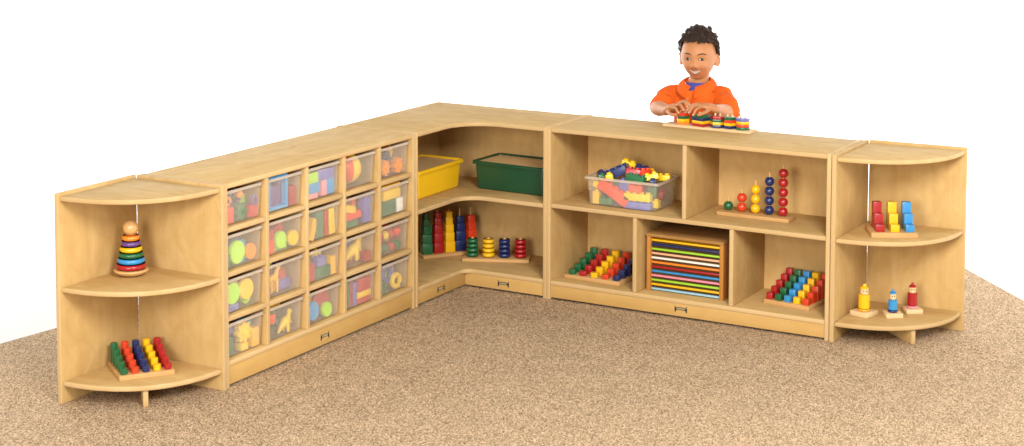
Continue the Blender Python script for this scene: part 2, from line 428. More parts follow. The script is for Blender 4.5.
def rim_mesh(w_, d_, h_, lip, rimh, th=.003, rad=.014):
    bm = bmesh.new()
    def ring(hw, hd, z, r, n=5):
        out = []
        for cx, cy, a0 in ((hw-r, hd-r, 0), (-hw+r, hd-r, PI/2), (-hw+r, -hd+r, PI), (hw-r, -hd+r, 3*PI/2)):
            for i in range(n+1):
                a = a0+PI/2*i/n; out.append(bm.verts.new((cx+r*math.cos(a), cy+r*math.sin(a), z)))
        return out
    prof = [(-.0005, h_-.0035), (.002, h_), (lip-.002, h_), (lip, h_-.002), (lip+.001, h_-rimh), (lip-.002, h_-rimh), (lip-.0025, h_-.004), (.001, h_-.006)]
    rs = [ring(w_/2+o_, d_/2+o_, z, rad) for o_, z in prof]; rs.append(rs[0])
    for a, b in zip(rs, rs[1:]):
        n = len(a)
        for k in range(n): bm.faces.new((a[k], a[(k+1) % n], b[(k+1) % n], b[k]))
    return bm
def tub(label, loc, rz, w_, d_, h_, mat, rmat, taper, lip, rimh, group=None, name='tub', th=.003, lid=None):
    t = thing(name, label, 'tub', loc, rz, group)
    bm = bmesh.new(); open_tub(bm, w_, d_, h_, taper, th, lip)
    obj('tub_body', bm, mat, t)
    obj('rim', rim_mesh(w_, d_, h_, lip, rimh), rmat, t)
    if lid: obj('lid', box_into(bmesh.new(), (-w_/2+.006, -d_/2+.006, h_-.009), (w_/2-.006, d_/2-.006, h_-.006), .001, 1), lid, t)
    return t
tub('yellow plastic tub with a tan lid on the corner cabinet shelf', (.172, -.418, ZM-.005), 0, .205, .35, .125, YTUB, YTUB, .008, .009, .014, lid=LID)
tub('dark green plastic tub with a tan lid on the corner cabinet shelf', (.520, -.148, ZM-.005), math.radians(-2), .35, .205, .125, GTUB, GTUB, .008, .009, .014, lid=LID)

# ------------------------------------------------------------------ small toys for the tubs
def toy_mesh(kind, w_, h_, d_, col):
    """meshes are centred in x and y, bottom at z = 0; front faces -y"""
    P = PLAS[col]; bm = bmesh.new()
    if kind == 'block':
        box_into(bm, (-w_/2, -d_/2, 0), (w_/2, d_/2, h_), min(w_, h_, d_)*.07, 2)
        box_into(bm, (-w_*.3, -d_/2-.0008, h_*.2), (w_*.3, -d_/2+.002, h_*.8), .0006, 1)
    elif kind == 'brick':
        hs = h_-.005; box_into(bm, (-w_/2, -d_/2, 0), (w_/2, d_/2, hs), .0012, 2)
        nx = max(1, round(w_/.017)); ny = max(1, round(d_/.017))
        for i in range(nx):
            for j in range(ny):
                b = cyl(min(w_/nx, d_/ny)*.31, hs-.0005, h_, 12, .0008); merge(bm, b, Matrix.Translation((-w_/2+(i+.5)*w_/nx, -d_/2+(j+.5)*d_/ny, 0)))
    elif kind in ('disc', 'face_disc'):
        b = lathe([(0, -d_/2+.003), (w_*.36, -d_/2+.003), (w_*.40, -d_/2), (w_*.47, -d_/2), (w_/2, -d_/2+.003), (w_/2, d_/2-.003), (w_*.47, d_/2), (0, d_/2)], 28)
        merge(bm, b, Matrix.Translation((0, 0, h_/2)) @ Matrix.Rotation(PI/2, 4, 'X'))
        for x, z, r in ((-.14, .1, .055), (.14, .1, .055), (-.14, -.12, .05), (.14, -.12, .05)):
            b = cyl(w_*r, -.001, .0024, 12, .0003)
            for f in b.faces: f.material_index = 1
            merge(bm, b, Matrix.Translation((w_*x, -d_/2+.0035, h_/2+w_*z)) @ Matrix.Rotation(PI/2, 4, 'X'))
    elif kind == 'ball':
        merge(bm, ball(w_/2, 24, 16, (0, 0, w_/2)))
    elif kind == 'ring':
        b = bmesh.new(); n, k = 28, 10; R = w_*.36; r = w_*.14
        vs = [[b.verts.new(((R+r*math.cos(2*PI*q/k))*math.cos(2*PI*i/n), r*math.sin(2*PI*q/k), (R+r*math.cos(2*PI*q/k))*math.sin(2*PI*i/n)+h_/2)) for q in range(k)] for i in range(n)]
        for i in range(n):
            for q in range(k): b.faces.new((vs[i][q], vs[(i+1) % n][q], vs[(i+1) % n][(q+1) % k], vs[i][(q+1) % k]))
        merge(bm, b)
    elif kind == 'gear':
        pts = []
        for i in range(32):
            a = 2*PI*i/32; rr = w_/2*(1 if i % 4 < 2 else .78); pts.append((rr*math.cos(a), rr*math.sin(a)))
        b = prism(pts, -d_/2, d_/2, .001, 1); merge(bm, b, Matrix.Translation((0, 0, h_/2)) @ Matrix.Rotation(PI/2, 4, 'X'))
        b = cyl(w_*.16, d_/2-.001, d_/2+.006, 14); merge(bm, b, Matrix.Translation((0, 0, h_/2)) @ Matrix.Rotation(PI/2, 4, 'X'))
    elif kind == 'frame':
        t_ = .012
        for lo, hi in (((-w_/2, 0), (w_/2, t_)), ((-w_/2, h_-t_), (w_/2, h_)), ((-w_/2, t_), (-w_/2+t_, h_-t_)), ((w_/2-t_, t_), (w_/2, h_-t_))):
            box_into(bm, (lo[0], -d_/2, lo[1]), (hi[0], d_/2, hi[1]), .0015, 1)
    elif kind == 'animal':
        # chunky moulded four legged animal in profile: body, neck, head with muzzle and ears, tail, legs
        s = w_; z0 = h_*.42
        tube(bm, catmull([(-s*.30, 0, z0+h_*.10), (-s*.10, 0, z0+h_*.12), (s*.14, 0, z0+h_*.14)], 3), [s*.12]*3+[s*.15]*3+[s*.13], 10)
        tube(bm, catmull([(s*.14, 0, z0+h_*.16), (s*.24, 0, z0+h_*.34), (s*.30, 0, z0+h_*.46)], 3), [s*.11]*3+[s*.085]*3+[s*.08], 10)
        tube(bm, [(s*.27, 0, z0+h_*.48), (s*.36, 0, z0+h_*.46), (s*.44, 0, z0+h_*.41)], [s*.10, s*.085, s*.055], 10)
        for q in (-1, 1):
            tube(bm, [(s*.25, q*s*.05, z0+h_*.52), (s*.22, q*s*.08, z0+h_*.57)], [s*.035, s*.02], 8)
            for x in (-.26, .14):
                tube(bm, [(s*x, q*s*.07, z0+h_*.05), (s*(x+.02), q*s*.085, h_*.2), (s*(x+.01), q*s*.085, s*.05)], [s*.085, s*.06, s*.055], 8)
        tube(bm, catmull([(-s*.38, 0, z0+h_*.16), (-s*.46, 0, z0+h_*.05), (-s*.44, 0, z0-h_*.12)], 3), [s*.04]*4+[s*.03]*3, 8)
    elif kind == 'dino':
        # chunky moulded dinosaur in profile: arched back, small raised head, thick tail on the ground
        s = w_
        tube(bm, catmull([(-s*.46, 0, h_*.10), (-s*.26, 0, h_*.30), (0, 0, h_*.48), (s*.20, 0, h_*.56)], 4), interp([s*.05, s*.12, s*.19, s*.13], 4), 12)
        tube(bm, catmull([(s*.16, 0, h_*.56), (s*.27, 0, h_*.74), (s*.30, 0, h_*.86)], 4), interp([s*.12, s*.085, s*.085], 4), 10)
        tube(bm, [(s*.28, 0, h_*.88), (s*.37, 0, h_*.86), (s*.44, 0, h_*.82)], [s*.09, s*.08, s*.05], 10)
        for q in (-1, 1):
            tube(bm, [(s*.02, q*s*.10, h_*.38), (s*.06, q*s*.12, h_*.20), (s*.05, q*s*.12, h_*.06)], [s*.11, s*.075, s*.06], 10)
            tube(bm, [(s*.20, q*s*.08, h_*.48), (s*.29, q*s*.09, h_*.40), (s*.33, q*s*.08, h_*.36)], [s*.05, s*.035, s*.03], 8)
    elif kind == 'star':
        pts = [(w_/2*(1 if i % 2 == 0 else .55)*math.sin(2*PI*i/12), w_/2*(1 if i % 2 == 0 else .55)*math.cos(2*PI*i/12)) for i in range(12)]
        b = prism(pts, -d_/2, d_/2, .002, 2); merge(bm, b, Matrix.Translation((0, 0, h_/2)) @ Matrix.Rotation(PI/2, 4, 'X'))
    elif kind == 'link':
        b = bmesh.new(); pts = [Vector((w_*.32*math.cos(a), 0, h_/2+h_*.36*math.sin(a))) for a in [i*2*PI/16 for i in range(15)]]
        tube(b, pts, w_*.13, 8); merge(bm, b)
    return finish(bm, kind, [P, PAINT['green' if col == 'lime' else 'amber' if col in ('yellow', 'orange') else 'maroon' if col in ('red', 'scarlet') else 'blue']])
KNAME = dict(block='toy_block', brick='toy_brick', disc='toy_disc', face_disc='toy_disc', ball='toy_ball', ring='toy_ring', gear='toy_gear',
             frame='picture_frame', animal='toy_animal', dino='toy_dinosaur', star='toy_star', link='toy_link')
KWORD = dict(block='smooth toy block', brick='studded toy brick', disc='round toy wheel', face_disc='round toy wheel', ball='toy ball', ring='fat toy ring', gear='toothed toy gear',
             frame='toy picture frame', animal='moulded toy animal', dino='moulded toy dinosaur', star='toy star', link='curved toy link')
ROWS = {1: 'top', 2: 'upper middle', 3: 'lower middle', 4: 'bottom'}
COLS = {1: 'leftmost', 2: 'second from left', 3: 'middle', 4: 'second from right', 5: 'rightmost'}
# kind, colour, u (centre, 0..1 across), v (bottom, 0..1 up), width, height in units of the tub front's width 0.19, [roll degrees]
TUBS = {
 (1,1): ('tangled dark toy links', [('link','orange',.10,.38,.20,.22,20),('block','scarlet',.14,.0,.26,.34,0),('gear','green',.50,.0,.34,.34,0),('block','red',.84,.0,.26,.26,10),('ring','purple',.58,.30,.36,.36,0),('ball','orange',.52,.55,.16,.16,0),('link','purple',.84,.26,.26,.26,40),('block','green',.36,.34,.22,.2,15)]),
 (2,1): ('a light blue picture frame', [('frame','sky',.36,.0,.60,.76,0),('block','purple',.36,.0,.40,.50,0),('block','maroon',.82,.0,.20,.44,0),('block','violet',.72,.0,.2,.6,0)]),
 (3,1): ('pink and light blue blocks', [('block','pink',.20,.0,.34,.12,0),('block','pink',.60,.0,.14,.36,0),('block','sky',.22,.12,.44,.24,0),('block','sky',.80,.0,.26,.36,0),('block','lime',.22,.36,.34,.24,0),('block','violet',.66,.36,.56,.26,0),('ball','lime',.2,.6,.16,.16,0)]),
 (4,1): ('one big striped ball', [('bigball','yellow',.52,.0,.66,.66,0),('block','red',.12,.0,.18,.36,0),('block','green',.9,.0,.16,.4,0)]),
 (5,1): ('orange gears and beads', [('gear','orange',.26,.02,.34,.34,0),('gear','orange',.76,.0,.34,.34,0),('ball','red',.52,.0,.2,.2,0),('gear','blue',.50,.22,.32,.32,0),('ball','green',.16,.32,.2,.2,0),('gear','orange',.44,.46,.26,.26,0),('gear','amber',.78,.40,.30,.30,10),('ball','green',.6,.56,.16,.16,0),('ball','red',.86,.30,.18,.18,0)]),
 (1,2): ('a lime and an orange wheel', [('block','green',.08,.0,.14,.28,0),('face_disc','lime',.38,.03,.44,.44,0),('disc','orange',.78,.04,.30,.30,0),('block','green',.30,.0,.3,.3,0)]),
 (2,2): ('lime and yellow wheels', [('block','scarlet',.12,.0,.20,.3,0),('block','green',.20,.0,.2,.2,0),('face_disc','lime',.44,.05,.34,.34,0),('disc','yellow',.84,.03,.30,.30,0),('block','lime',.52,.0,.46,.1,0),('block','red',.12,.30,.2,.22,0)]),
 (3,2): ('yellow and green slabs', [('block','amber',.14,.0,.16,.52,22),('block','green',.42,.0,.26,.62,0),('block','green',.24,.0,.16,.5,8),('block','red',.66,.0,.12,.6,0),('block','yellow',.86,.0,.18,.62,-3),('block','yellow',.05,.0,.12,.2,0)]),
 (4,2): ('bricks around a blue slab', [('brick','green',.26,.0,.48,.18,0),('brick','scarlet',.32,.18,.6,.18,0),('brick','yellow',.20,.36,.40,.18,12),('block','scarlet',.62,.0,.14,.60,0),('block','violet',.84,.0,.22,.62,0),('block','green',.58,.60,.4,.1,0)]),
 (5,2): ('a big yellow block above a green block', [('block','green',.32,.0,.62,.36,0),('block','white',.80,.0,.24,.34,0),('brick','yellow',.48,.37,.66,.26,0),('brick','amber',.5,.63,.7,.10,0)]),
 (1,3): ('lime and yellow smiling wheels', [('face_disc','lime',.22,.14,.42,.42,0),('face_disc','yellow',.64,.14,.40,.40,0),('block','violet',.20,.0,.36,.14,0),('disc','lime',.74,.0,.26,.16,0),('block','red',.90,.16,.2,.36,0),('block','green',.55,.0,.2,.14,0)]),
 (2,3): ('an orange toy animal', [('animal','amber',.28,.10,.44,.62,0),('brick','red',.18,.0,.3,.20,0),('brick','violet',.70,.0,.48,.24,0),('brick','red',.62,.24,.36,.24,0),('brick','violet',.84,.24,.22,.3,0)]),
 (3,3): ('a yellow star over green and red blocks', [('block','red',.14,.0,.22,.42,0),('block','green',.54,.0,.5,.26,0),('star','yellow',.56,.24,.44,.40,0),('block','amber',.88,.0,.16,.44,0)]),
 (4,3): ('a yellow dinosaur above red blocks', [('dino','yellow',.46,.20,.62,.56,0),('block','red',.22,.0,.34,.3,0),('block','red',.56,.0,.3,.22,0),('block','maroon',.88,.0,.18,.24,0),('block','red',.16,.30,.22,.22,0)]),
 (5,3): ('many small balls', [('ball',c,u,v,.2,.2,0) for c,u,v in (('green',.12,0),('green',.34,0),('red',.56,0),('green',.78,0),('red',.22,.17),('scarlet',.45,.17),('yellow',.67,.17),('red',.88,.17),('yellow',.34,.33),('red',.56,.33),('scarlet',.78,.33),('red',.14,.33),('yellow',.45,.48),('red',.66,.48))]),
 (1,4): ('a yellow gear by green blocks', [('block','green',.12,.0,.2,.4,0),('gear','yellow',.56,.16,.42,.42,0),('block','yellow',.56,.0,.2,.16,0),('block','violet',.24,.40,.4,.2,0),('block','sky',.78,.44,.3,.16,0),('block','amber',.88,.0,.2,.42,0)]),
 (2,4): ('a yellow and a green dinosaur', [('dino','yellow',.64,.0,.46,.52,0),('dino','green',.36,.10,.56,.40,0),('block','scarlet',.14,.34,.2,.2,0),('block','amber',.72,.46,.4,.16,0),('block','sky',.84,.0,.2,.12,0)]),
 (3,4): ('a red and a blue wheel', [('face_disc','sky',.20,.04,.38,.38,0),('face_disc','red',.62,.13,.50,.50,0),('disc','lime',.68,.0,.3,.16,0),('block','amber',.5,.0,.2,.14,0)]),
 (4,4): ('standing slabs beside red blocks', [('block','green',.12,.0,.12,.62,0),('block','maroon',.24,.0,.10,.58,0),('block','violet',.37,.0,.12,.56,0),('block','red',.72,.28,.46,.32,0),('block','yellow',.70,.14,.48,.14,0),('block','red',.70,.0,.48,.14,0)]),
 (5,4): ('a blue violet ring', [('block','green',.14,.0,.2,.3,0),('link','yellow',.66,.0,.46,.40,15),('ring','violet',.56,.30,.46,.46,0),('block','amber',.30,.0,.2,.34,0),('block','violet',.86,.24,.2,.3,0),('block','green',.5,.0,.3,.16,0)]),
}
TW, TD, TH = .207, .335, .127
def world_of(root_loc, rz, p):
    c, s = math.cos(rz), math.sin(rz)
    return (root_loc[0]+c*p[0]-s*p[1], root_loc[1]+s*p[0]+c*p[1], root_loc[2]+p[2])
CABO = (0, -LC-LA+.0015, 0)
def split(s): return s
def ball_striped(wd):
    bm = ball(wd/2, 32, 20, (0, 0, wd/2))
    for f in bm.faces:
        a = f.calc_center_median().x/(wd/2)
        f.material_index = 0 if a < -.35 else (1 if a < .30 else 2)
    return finish(bm, 'toy_ball', [PLAS['scarlet'], PLAS['yellow'], PLAS['green']])
from collections import Counter
seen_labels = {}
for (ci, ri), (what, items) in TUBS.items():
    cx = (ci-1)*CP+T+(CP-T)/2-.001; z0 = .094+(4-ri)*RP+.001
    front = -D+.009
    cy = front+TD/2+.008
    where = f'{COLS[ci]}, {ROWS[ri]} row'
    tub(f'clear tub of {what}, {where}', world_of(CABO, PI/2, (cx, cy, z0)), PI/2, TW, TD, TH, CLEAR, CLEARRIM, .005, .005, .010, 'clear tubs in the storage cabinet', 'clear_tub', .002)
    W_ = .190; placed = []
    have = {(k_, c_) for k_, c_, *_r in items}; extra = []
    pool = [(k_, c_) for c_ in ('red', 'yellow', 'green', 'sky', 'scarlet', 'amber', 'violet', 'lime') for k_ in ('block', 'ball', 'brick', 'star', 'gear') if (k_, c_) not in have]
    random.shuffle(pool)
    if what != 'one big striped ball':
        for q_, (k_, c_) in enumerate(pool[:5]):
            sz_ = random.uniform(.20, .30)
            extra.append((k_, c_, (.14, .38, .62, .86, .5)[q_], 0 if q_ < 4 else .30, sz_, random.uniform(.26, .5) if q_ < 4 else .22, 0))
    items = items+extra
    floor_z = z0+.0055
    for (kind, col, u, v, wd, ht, rl) in items:
        w_, h_ = wd*W_, ht*W_*.86
        if kind in ('ball', 'bigball', 'disc', 'face_disc', 'ring', 'gear'):
            h_ = w_
        if kind in ('ball', 'bigball'): d_ = w_
        elif kind in ('disc', 'face_disc'): d_ = .018
        elif kind == 'ring': d_ = w_*.30
        elif kind == 'gear': d_ = .024
        elif kind == 'frame': d_ = .022
        elif kind in ('animal', 'dino'): d_ = w_*.38
        elif kind == 'star': d_ = .024
        elif kind == 'link': d_ = w_*.27
        elif kind == 'brick': d_ = .034
        else: d_ = .034
        hw = w_/2
        x = max(-W_/2+hw, min(W_/2-hw, (u-.5)*W_))
        zz = floor_z+v*W_*.86
        zz = min(zz, z0+TH-.014-h_ if kind not in ('brick',) else zz)
        zz = max(zz, floor_z)
        dd = .012
        ok = False
        while not ok:
            ok = True
            for (px, pz, pw, ph, pd0, pd1) in placed:
                if abs(px-x) < (pw+w_)/2-.003 and not (zz+h_ <= pz+.003 or pz+ph <= zz+.003) and not (dd+d_ <= pd0 or pd1 <= dd):
                    dd = pd1+.002; ok = False
        placed.append((x, zz, w_, h_, dd, dd+d_))
        if kind == 'bigball':
            me = ball_striped(w_); lab = f'big red, yellow and green ball in the clear tub, {where}'; nm = 'toy_ball'; cat = 'ball'
        else:
            me = toy_mesh(kind, w_, h_, d_, col); nm = KNAME[kind]; cat = KWORD[kind].split(' ', 1)[1] if kind not in ('ball',) else 'toy ball'
            lab = f'{WORD[col]} {KWORD[kind]} in the clear tub, {where}'
        o = link(nm, me, None, world_of(CABO, PI/2, (cx+x, front+dd+.006+d_/2, zz)), (0, 0, PI/2))
        if rl: o.rotation_euler = (Matrix.Rotation(PI/2, 3, 'Z') @ Matrix.Rotation(math.radians(rl), 3, 'Y')).to_euler()
        tag(o, lab, cat); seen_labels.setdefault(lab, []).append(o)
for lab, os_ in seen_labels.items():
    for o in os_:
        tubname = lab.split('tub, ')[1]
        o['group'] = ('toys in the clear tub, '+tubname) if len(os_) == 1 else (lab.split(' in the ')[0]+'s in the clear tub, '+tubname)

# ------------------------------------------------------------------ peg boards
def peg_board(label, loc, rz, wid, dep, cols, shape, h0, rise, pw, th=.017):
    t = thing('peg_board', label, 'peg board', loc, rz)
    obj('base_board', box_into(bmesh.new(), (0, 0, 0), (wid, dep, th), .0015, 2), BASEW, t)
    n = 5; mx, my = wid/n, dep/n
    for i, c in enumerate(cols):
        for j in range(n):
            h = h0+rise*j; ang = random.uniform(-.12, .12)
            if shape == 'round': bm = cyl(pw/2, 0, h, 20, .0018)
            elif shape == 'six': bm = prism([(pw/2*math.cos(k*PI/4+PI/8), pw/2*math.sin(k*PI/4+PI/8)) for k in range(8)], 0, h, .0018, 2)
            else: bm = box_into(bmesh.new(), (-pw/2, -pw/2, 0), (pw/2, pw/2, h), .0018, 2)
            obj('peg', bm, PAINT[c], t, (mx*(i+.5), my*(j+.5), th), (0, 0, ang))
    return t
peg_board('wooden board of round coloured pegs, green on its left, on the curved end shelf', (.167, -2.302, .0785), math.radians(54.5), .190, .192, ('green', 'scarlet', 'blue', 'yellow', 'red'), 'round', .022, .0118, .026)
peg_board('wooden board of stepped pegs from green to dark blue, left of the sheet rack', (.822, -.312, ZB+.0005), math.radians(-1.5), .262, .235, ('green', 'red', 'yellow', 'scarlet', 'blue'), 'six', .020, .0135, .034)
peg_board('wooden board of square pegs from red to orange, right of the sheet rack', (1.693, -.262, ZB+.0005), math.radians(-7), .200, .200, ('red', 'green', 'sky', 'yellow', 'scarlet'), 'square', .026, .0165, .026)

# ------------------------------------------------------------------ stacking ring tower
t = thing('stacking_ring_tower', 'stacking toy of six coloured rings under a round wooden ball', 'stacking toy', (.090, -2.150, .4035))
obj('rocker_base', lathe([(0, 0), (.024, .0008), (.044, .006), (.056, .013), (.0605, .019), (.058, .0232), (.050, .0245), (0, .0245)], 40), KNOB, t)
z = .0245
for c, R in (('red', .0525), ('sky', .0480), ('green', .0435), ('yellow', .0390), ('purple', .0345), ('orange', .0300)):
    obj('ring', lathe(torus_prof(R, .0099, z+.0099), 36), PAINT[c], t); z += .0198
obj('peg', cyl(.006, .0235, z+.004, 12), KNOB, t)
bm = ball(.0265, 28, 18, (0, 0, z+.0245)); obj('knob', bm, KNOB, t)

# ------------------------------------------------------------------ bead stair
t = thing('bead_stair', 'wooden counting toy with one to five coloured beads on upright pegs', 'counting toy', (1.474, -.232, ZM+.0005), 0)
obj('base_board', box_into(bmesh.new(), (0, 0, 0), (.307, .085, .015), .0015, 2), BASEW, t)
for i, (c, n_) in enumerate((('green', 1), ('scarlet', 2), ('yellow', 3), ('blue', 4), ('red', 5))):
    x = .034+i*.0585; r = .0194
    obj('peg', cyl(.0042, .013, .015+n_*2*r+.019, 12), KNOB, t, (x, .042, 0))
    for k in range(n_):
        b = lathe([(0, r-.0002)]+[(r*math.cos(a), r+r*math.sin(a)*.98) for a in [-PI/2+.22+(PI-.44)*q/14 for q in range(15)]]+[(0, 2*r-.0005)], 26)
        obj('bead', b, PAINT[c], t, (x, .042, .015+k*2*r))

# ------------------------------------------------------------------ corner toys: cube towers and ring stacks
t = thing('cube_tower_board', 'wooden board with five towers of graduated coloured cubes in the corner cabinet', 'stacking toy', (.139, -.338, .0815), math.radians(55))
obj('base_board', box_into(bmesh.new(), (0, 0, 0), (.275, .092, .014), .0015, 2), BASEW, t)
sz = [.046, .041, .036, .031, .0265]
for i, (c, n_) in enumerate((('green', 5), ('red', 5), ('yellow', 5), ('blue', 4), ('scarlet', 4))):
    x = .030+i*.0535; z = .014
    for k in range(n_):
        s = sz[k]
        obj('cube', box_into(bmesh.new(), (-s/2, -s/2, 0), (s/2, s/2, s), .0016, 2), PAINT[c], t, (x, .044, z), (0, 0, random.uniform(-.12, .12))); z += s
    obj('peg', cyl(.0035, .013, .014+sum(sz)+.008, 10), KNOB, t, (x, .044, 0))
t = thing('ring_stack_board', 'wooden board with four equal stacks of fat rings in the corner cabinet', 'stacking toy', (.304, -.286, .0815), math.radians(24))
obj('base_board', box_into(bmesh.new(), (0, 0, 0), (.292, .098, .014), .0015, 2), BASEW, t)
for i, c in enumerate(('green', 'yellow', 'blue', 'red')):
    x = .040+i*.0705
    for k in range(4):
        obj('ring', lathe(torus_prof(.0275-.0006*k, .0100, .0100), 28), PAINT[c], t, (x, .048, .014+k*.0200))
    obj('peg', cyl(.006, .013, .014+.0855, 12), KNOB, t, (x, .048, 0))

# ------------------------------------------------------------------ block steps and peg dolls on the end shelf
t = thing('block_steps', 'wooden board of red, yellow and blue blocks rising in three steps', 'sorting toy', (2.142, -.300, .4035), math.radians(27.5))
obj('base_board', box_into(bmesh.new(), (0, 0, 0), (.176, .150, .020), .0015, 2), BASEW, t)
for i, c in enumerate(('red', 'yellow', 'sky')):
    for j, h in enumerate((.027, .062, .100)):
        s = .033
        obj('block', box_into(bmesh.new(), (-s/2, -s/2, 0), (s/2, s/2, h), .0016, 2), PAINT[c], t, (.036+i*.0565, .030+j*.0375, .020), (0, 0, random.uniform(-.05, .05)))
def doll(col, ringc, loc, rz, bw, r, hb):
    t = thing('peg_doll', f'{WORD[col]} wooden peg doll standing on its square base', 'peg doll', loc, rz)
    obj('base_block', box_into(bmesh.new(), (-bw/2, -bw/2, 0), (bw/2, bw/2, .018), .0015, 2), PALE, t)
    obj('collar_ring', lathe(torus_prof(r*1.12, .0045, .0225), 28), PAINT[ringc], t)
    obj('body', cyl(r, .027, .027+hb, 28, .002), PAINT[col], t)
    zh = .027+hb
    hd = obj('head', cyl(r*.70, zh, zh+.024, 24, .003), PALE, t)
    obj('hat', lathe([(r*.74, zh+.0235), (r*.74, zh+.027), (r*.60, zh+.0295), (0, zh+.031)], 20), PAINT[col], t)
    obj('knob', ball(r*.34, 16, 10, (0, 0, zh+.034)), PAINT[col], t)
    bm = bmesh.new()
    fa = math.radians(-62)-rz
    for q in (-.38, .38):
        a = fa+q; rr = r*.70
        merge(bm, ball(.0022, 8, 6, (rr*math.cos(a), rr*math.sin(a), zh+.015)))
    obj('eye_dots', bm, DARK, t)
doll('yellow', 'amber', (2.093, -.222, .0785), math.radians(73), .078, .0225, .055)
doll('sky', 'blue', (2.196, -.187, .0785), math.radians(33), .066, .0175, .040)
doll('red', 'pink', (2.243, -.088, .0785), math.radians(36), .066, .0190, .050)

# ------------------------------------------------------------------ rack of coloured sheets
t = thing('sheet_rack', 'honey wood rack full of coloured boards in the middle lower compartment', 'rack', (1.202, -.312, ZB+.0005), 0)
RW, RD, RH = .338, .262, .236
for x in (0, RW-.017): obj('side_panel', box_into(bmesh.new(), (x, 0, 0), (x+.017, RD, RH-.012), .0012, 2), RACKW, t)
obj('top_panel', box_into(bmesh.new(), (-.002, -.002, RH-.0118), (RW+.002, RD, RH), .0015, 2), RACKX, t)
obj('back_panel', box_into(bmesh.new(), (.017, RD-.008, 0), (RW-.017, RD, RH-.012), .0008, 1), RACKX, t)
GAPSHADE = wood('gap_shade_brown', 'x', (.085, .045, .018), (.055, .028, .011), .3)  # dark brown painting the shade between the boards of the rack
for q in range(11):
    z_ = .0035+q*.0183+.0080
    obj('gap_shade_strip', box_into(bmesh.new(), (.0172, .016, z_), (RW-.0172, RD-.010, z_+.0095), .0006, 1), GAPSHADE, t)  # added dark strip standing in for the shaded gap above each board
SH = ['azure', 'yellow', 'lime', 'pink', 'sky', 'red', 'orange', 'white', 'peach', 'lime', 'blue', 'yellow']
SL = ['pale blue board at the very bottom of the rack', 'yellow board second from the bottom of the rack', 'lime green board third from the bottom of the rack',
      'pink board in the rack, just under the mid blue one', 'mid blue board in the rack, just under the red one', 'red board in the rack, between orange and mid blue ones',
      'orange board in the rack, between white and red ones', 'white board in the rack, just over the orange one', 'peach board in the rack, just over the white one',
      'lime green board third from the top of the rack', 'dark blue board second from the top of the rack', 'yellow board at the very top of the rack']
for q, (c, lab) in enumerate(zip(SH, SL)):
    bm = box_into(bmesh.new(), (-RW/2+.0178, 0, 0), (RW/2-.0178, RD-.02, .0075), .0012, 2)
    o = obj('board', bm, PAINT[c], None, (1.202+RW/2, -.312+.008+random.uniform(0, .003), ZB+.0008+.0035+q*.0183))
    tag(o, lab, 'board', 'coloured boards in the rack')

# ------------------------------------------------------------------ clear tub of building bricks
BT = (1.092, -.230, ZM+.0005)
tub('large clear tub heaped with coloured building bricks on the long cabinet', BT, 0, .322, .192, .122, CLEARB, CLEARRIM, .008, .009, .010, None, 'brick_tub')
def brick(col, nx, ny, h, loc, rot, lab):
    u = .030; me = bmesh.new(); w_, d_ = nx*u-.001, ny*u-.001
    box_into(me, (-w_/2, -d_/2, -h/2), (w_/2, d_/2, h/2), .0018, 2)
    for i in range(nx):
        for j in range(ny):
            merge(me, cyl(.0098, h/2-.0005, h/2+.0075, 16, .0012), Matrix.Translation((-w_/2+(i+.5)*w_/nx, -d_/2+(j+.5)*d_/ny, 0)))
    o = obj('building_brick', me, PLAS[col], None, (BT[0]+loc[0], BT[1]+loc[1], BT[2]+loc[2]), [math.radians(a) for a in rot])
    return tag(o, lab, 'building brick', 'building bricks in the large clear tub')
# front layer behind the clear wall (y about -.07), local to the tub
brick('amber', 1, 1, .052, (-.128, -.062, .031), (0, 0, 0), 'yellow brick standing low in the left front corner of the brick tub')
brick('yellow', 1, 1, .024, (-.126, -.062, .086), (0, 18, 0), 'yellow brick tilted above another in the left front corner of brick tub')
brick('green', 2, 1, .026, (-.086, -.058, .019), (0, 0, 0), 'green brick low at the front left of the brick tub')
brick('scarlet', 5, 1, .044, (-.046, -.068, .060), (0, 30, 0), 'long red brick slanting down behind the clear front of the brick tub')
brick('green', 2, 1, .028, (-.072, -.030, .090), (0, 12, 0), 'green brick high behind the slanting red one in the brick tub')
brick('violet', 2, 1, .060, (-.004, -.044, .080), (0, 4, 0), 'blue violet brick upright behind the clear front of the brick tub')
brick('violet', 4, 1, .028, (.064, -.066, .0165), (0, 0, 0), 'blue grey brick lying lowest at the front right of brick tub')
brick('yellow', 4, 1, .030, (.064, -.068, .0515), (0, -1, 0), 'yellow brick lying on the blue grey one in the brick tub')
brick('scarlet', 2, 1, .030, (.054, -.066, .086), (0, 2, 0), 'red brick with two studs above a yellow one in brick tub')
brick('yellow', 1, 1, .030, (.128, -.030, .022), (0, 0, 0), 'yellow brick low in the right front corner of the brick tub')
brick('green', 1, 1, .050, (.118, -.036, .076), (0, 0, 0), 'green brick upright near the right end of the brick tub')
brick('green', 3, 2, .030, (.02, .030, .022), (0, 0, 0), 'green brick lying hidden low in the back of the brick tub')
brick('blue', 3, 2, .030, (-.09, .030, .026), (0, 0, 20), 'dark blue brick lying low in the back of the brick tub')
brick('red', 2, 2, .030, (.100, .040, .050), (0, 8, 10), 'red brick low at the back right of the brick tub')
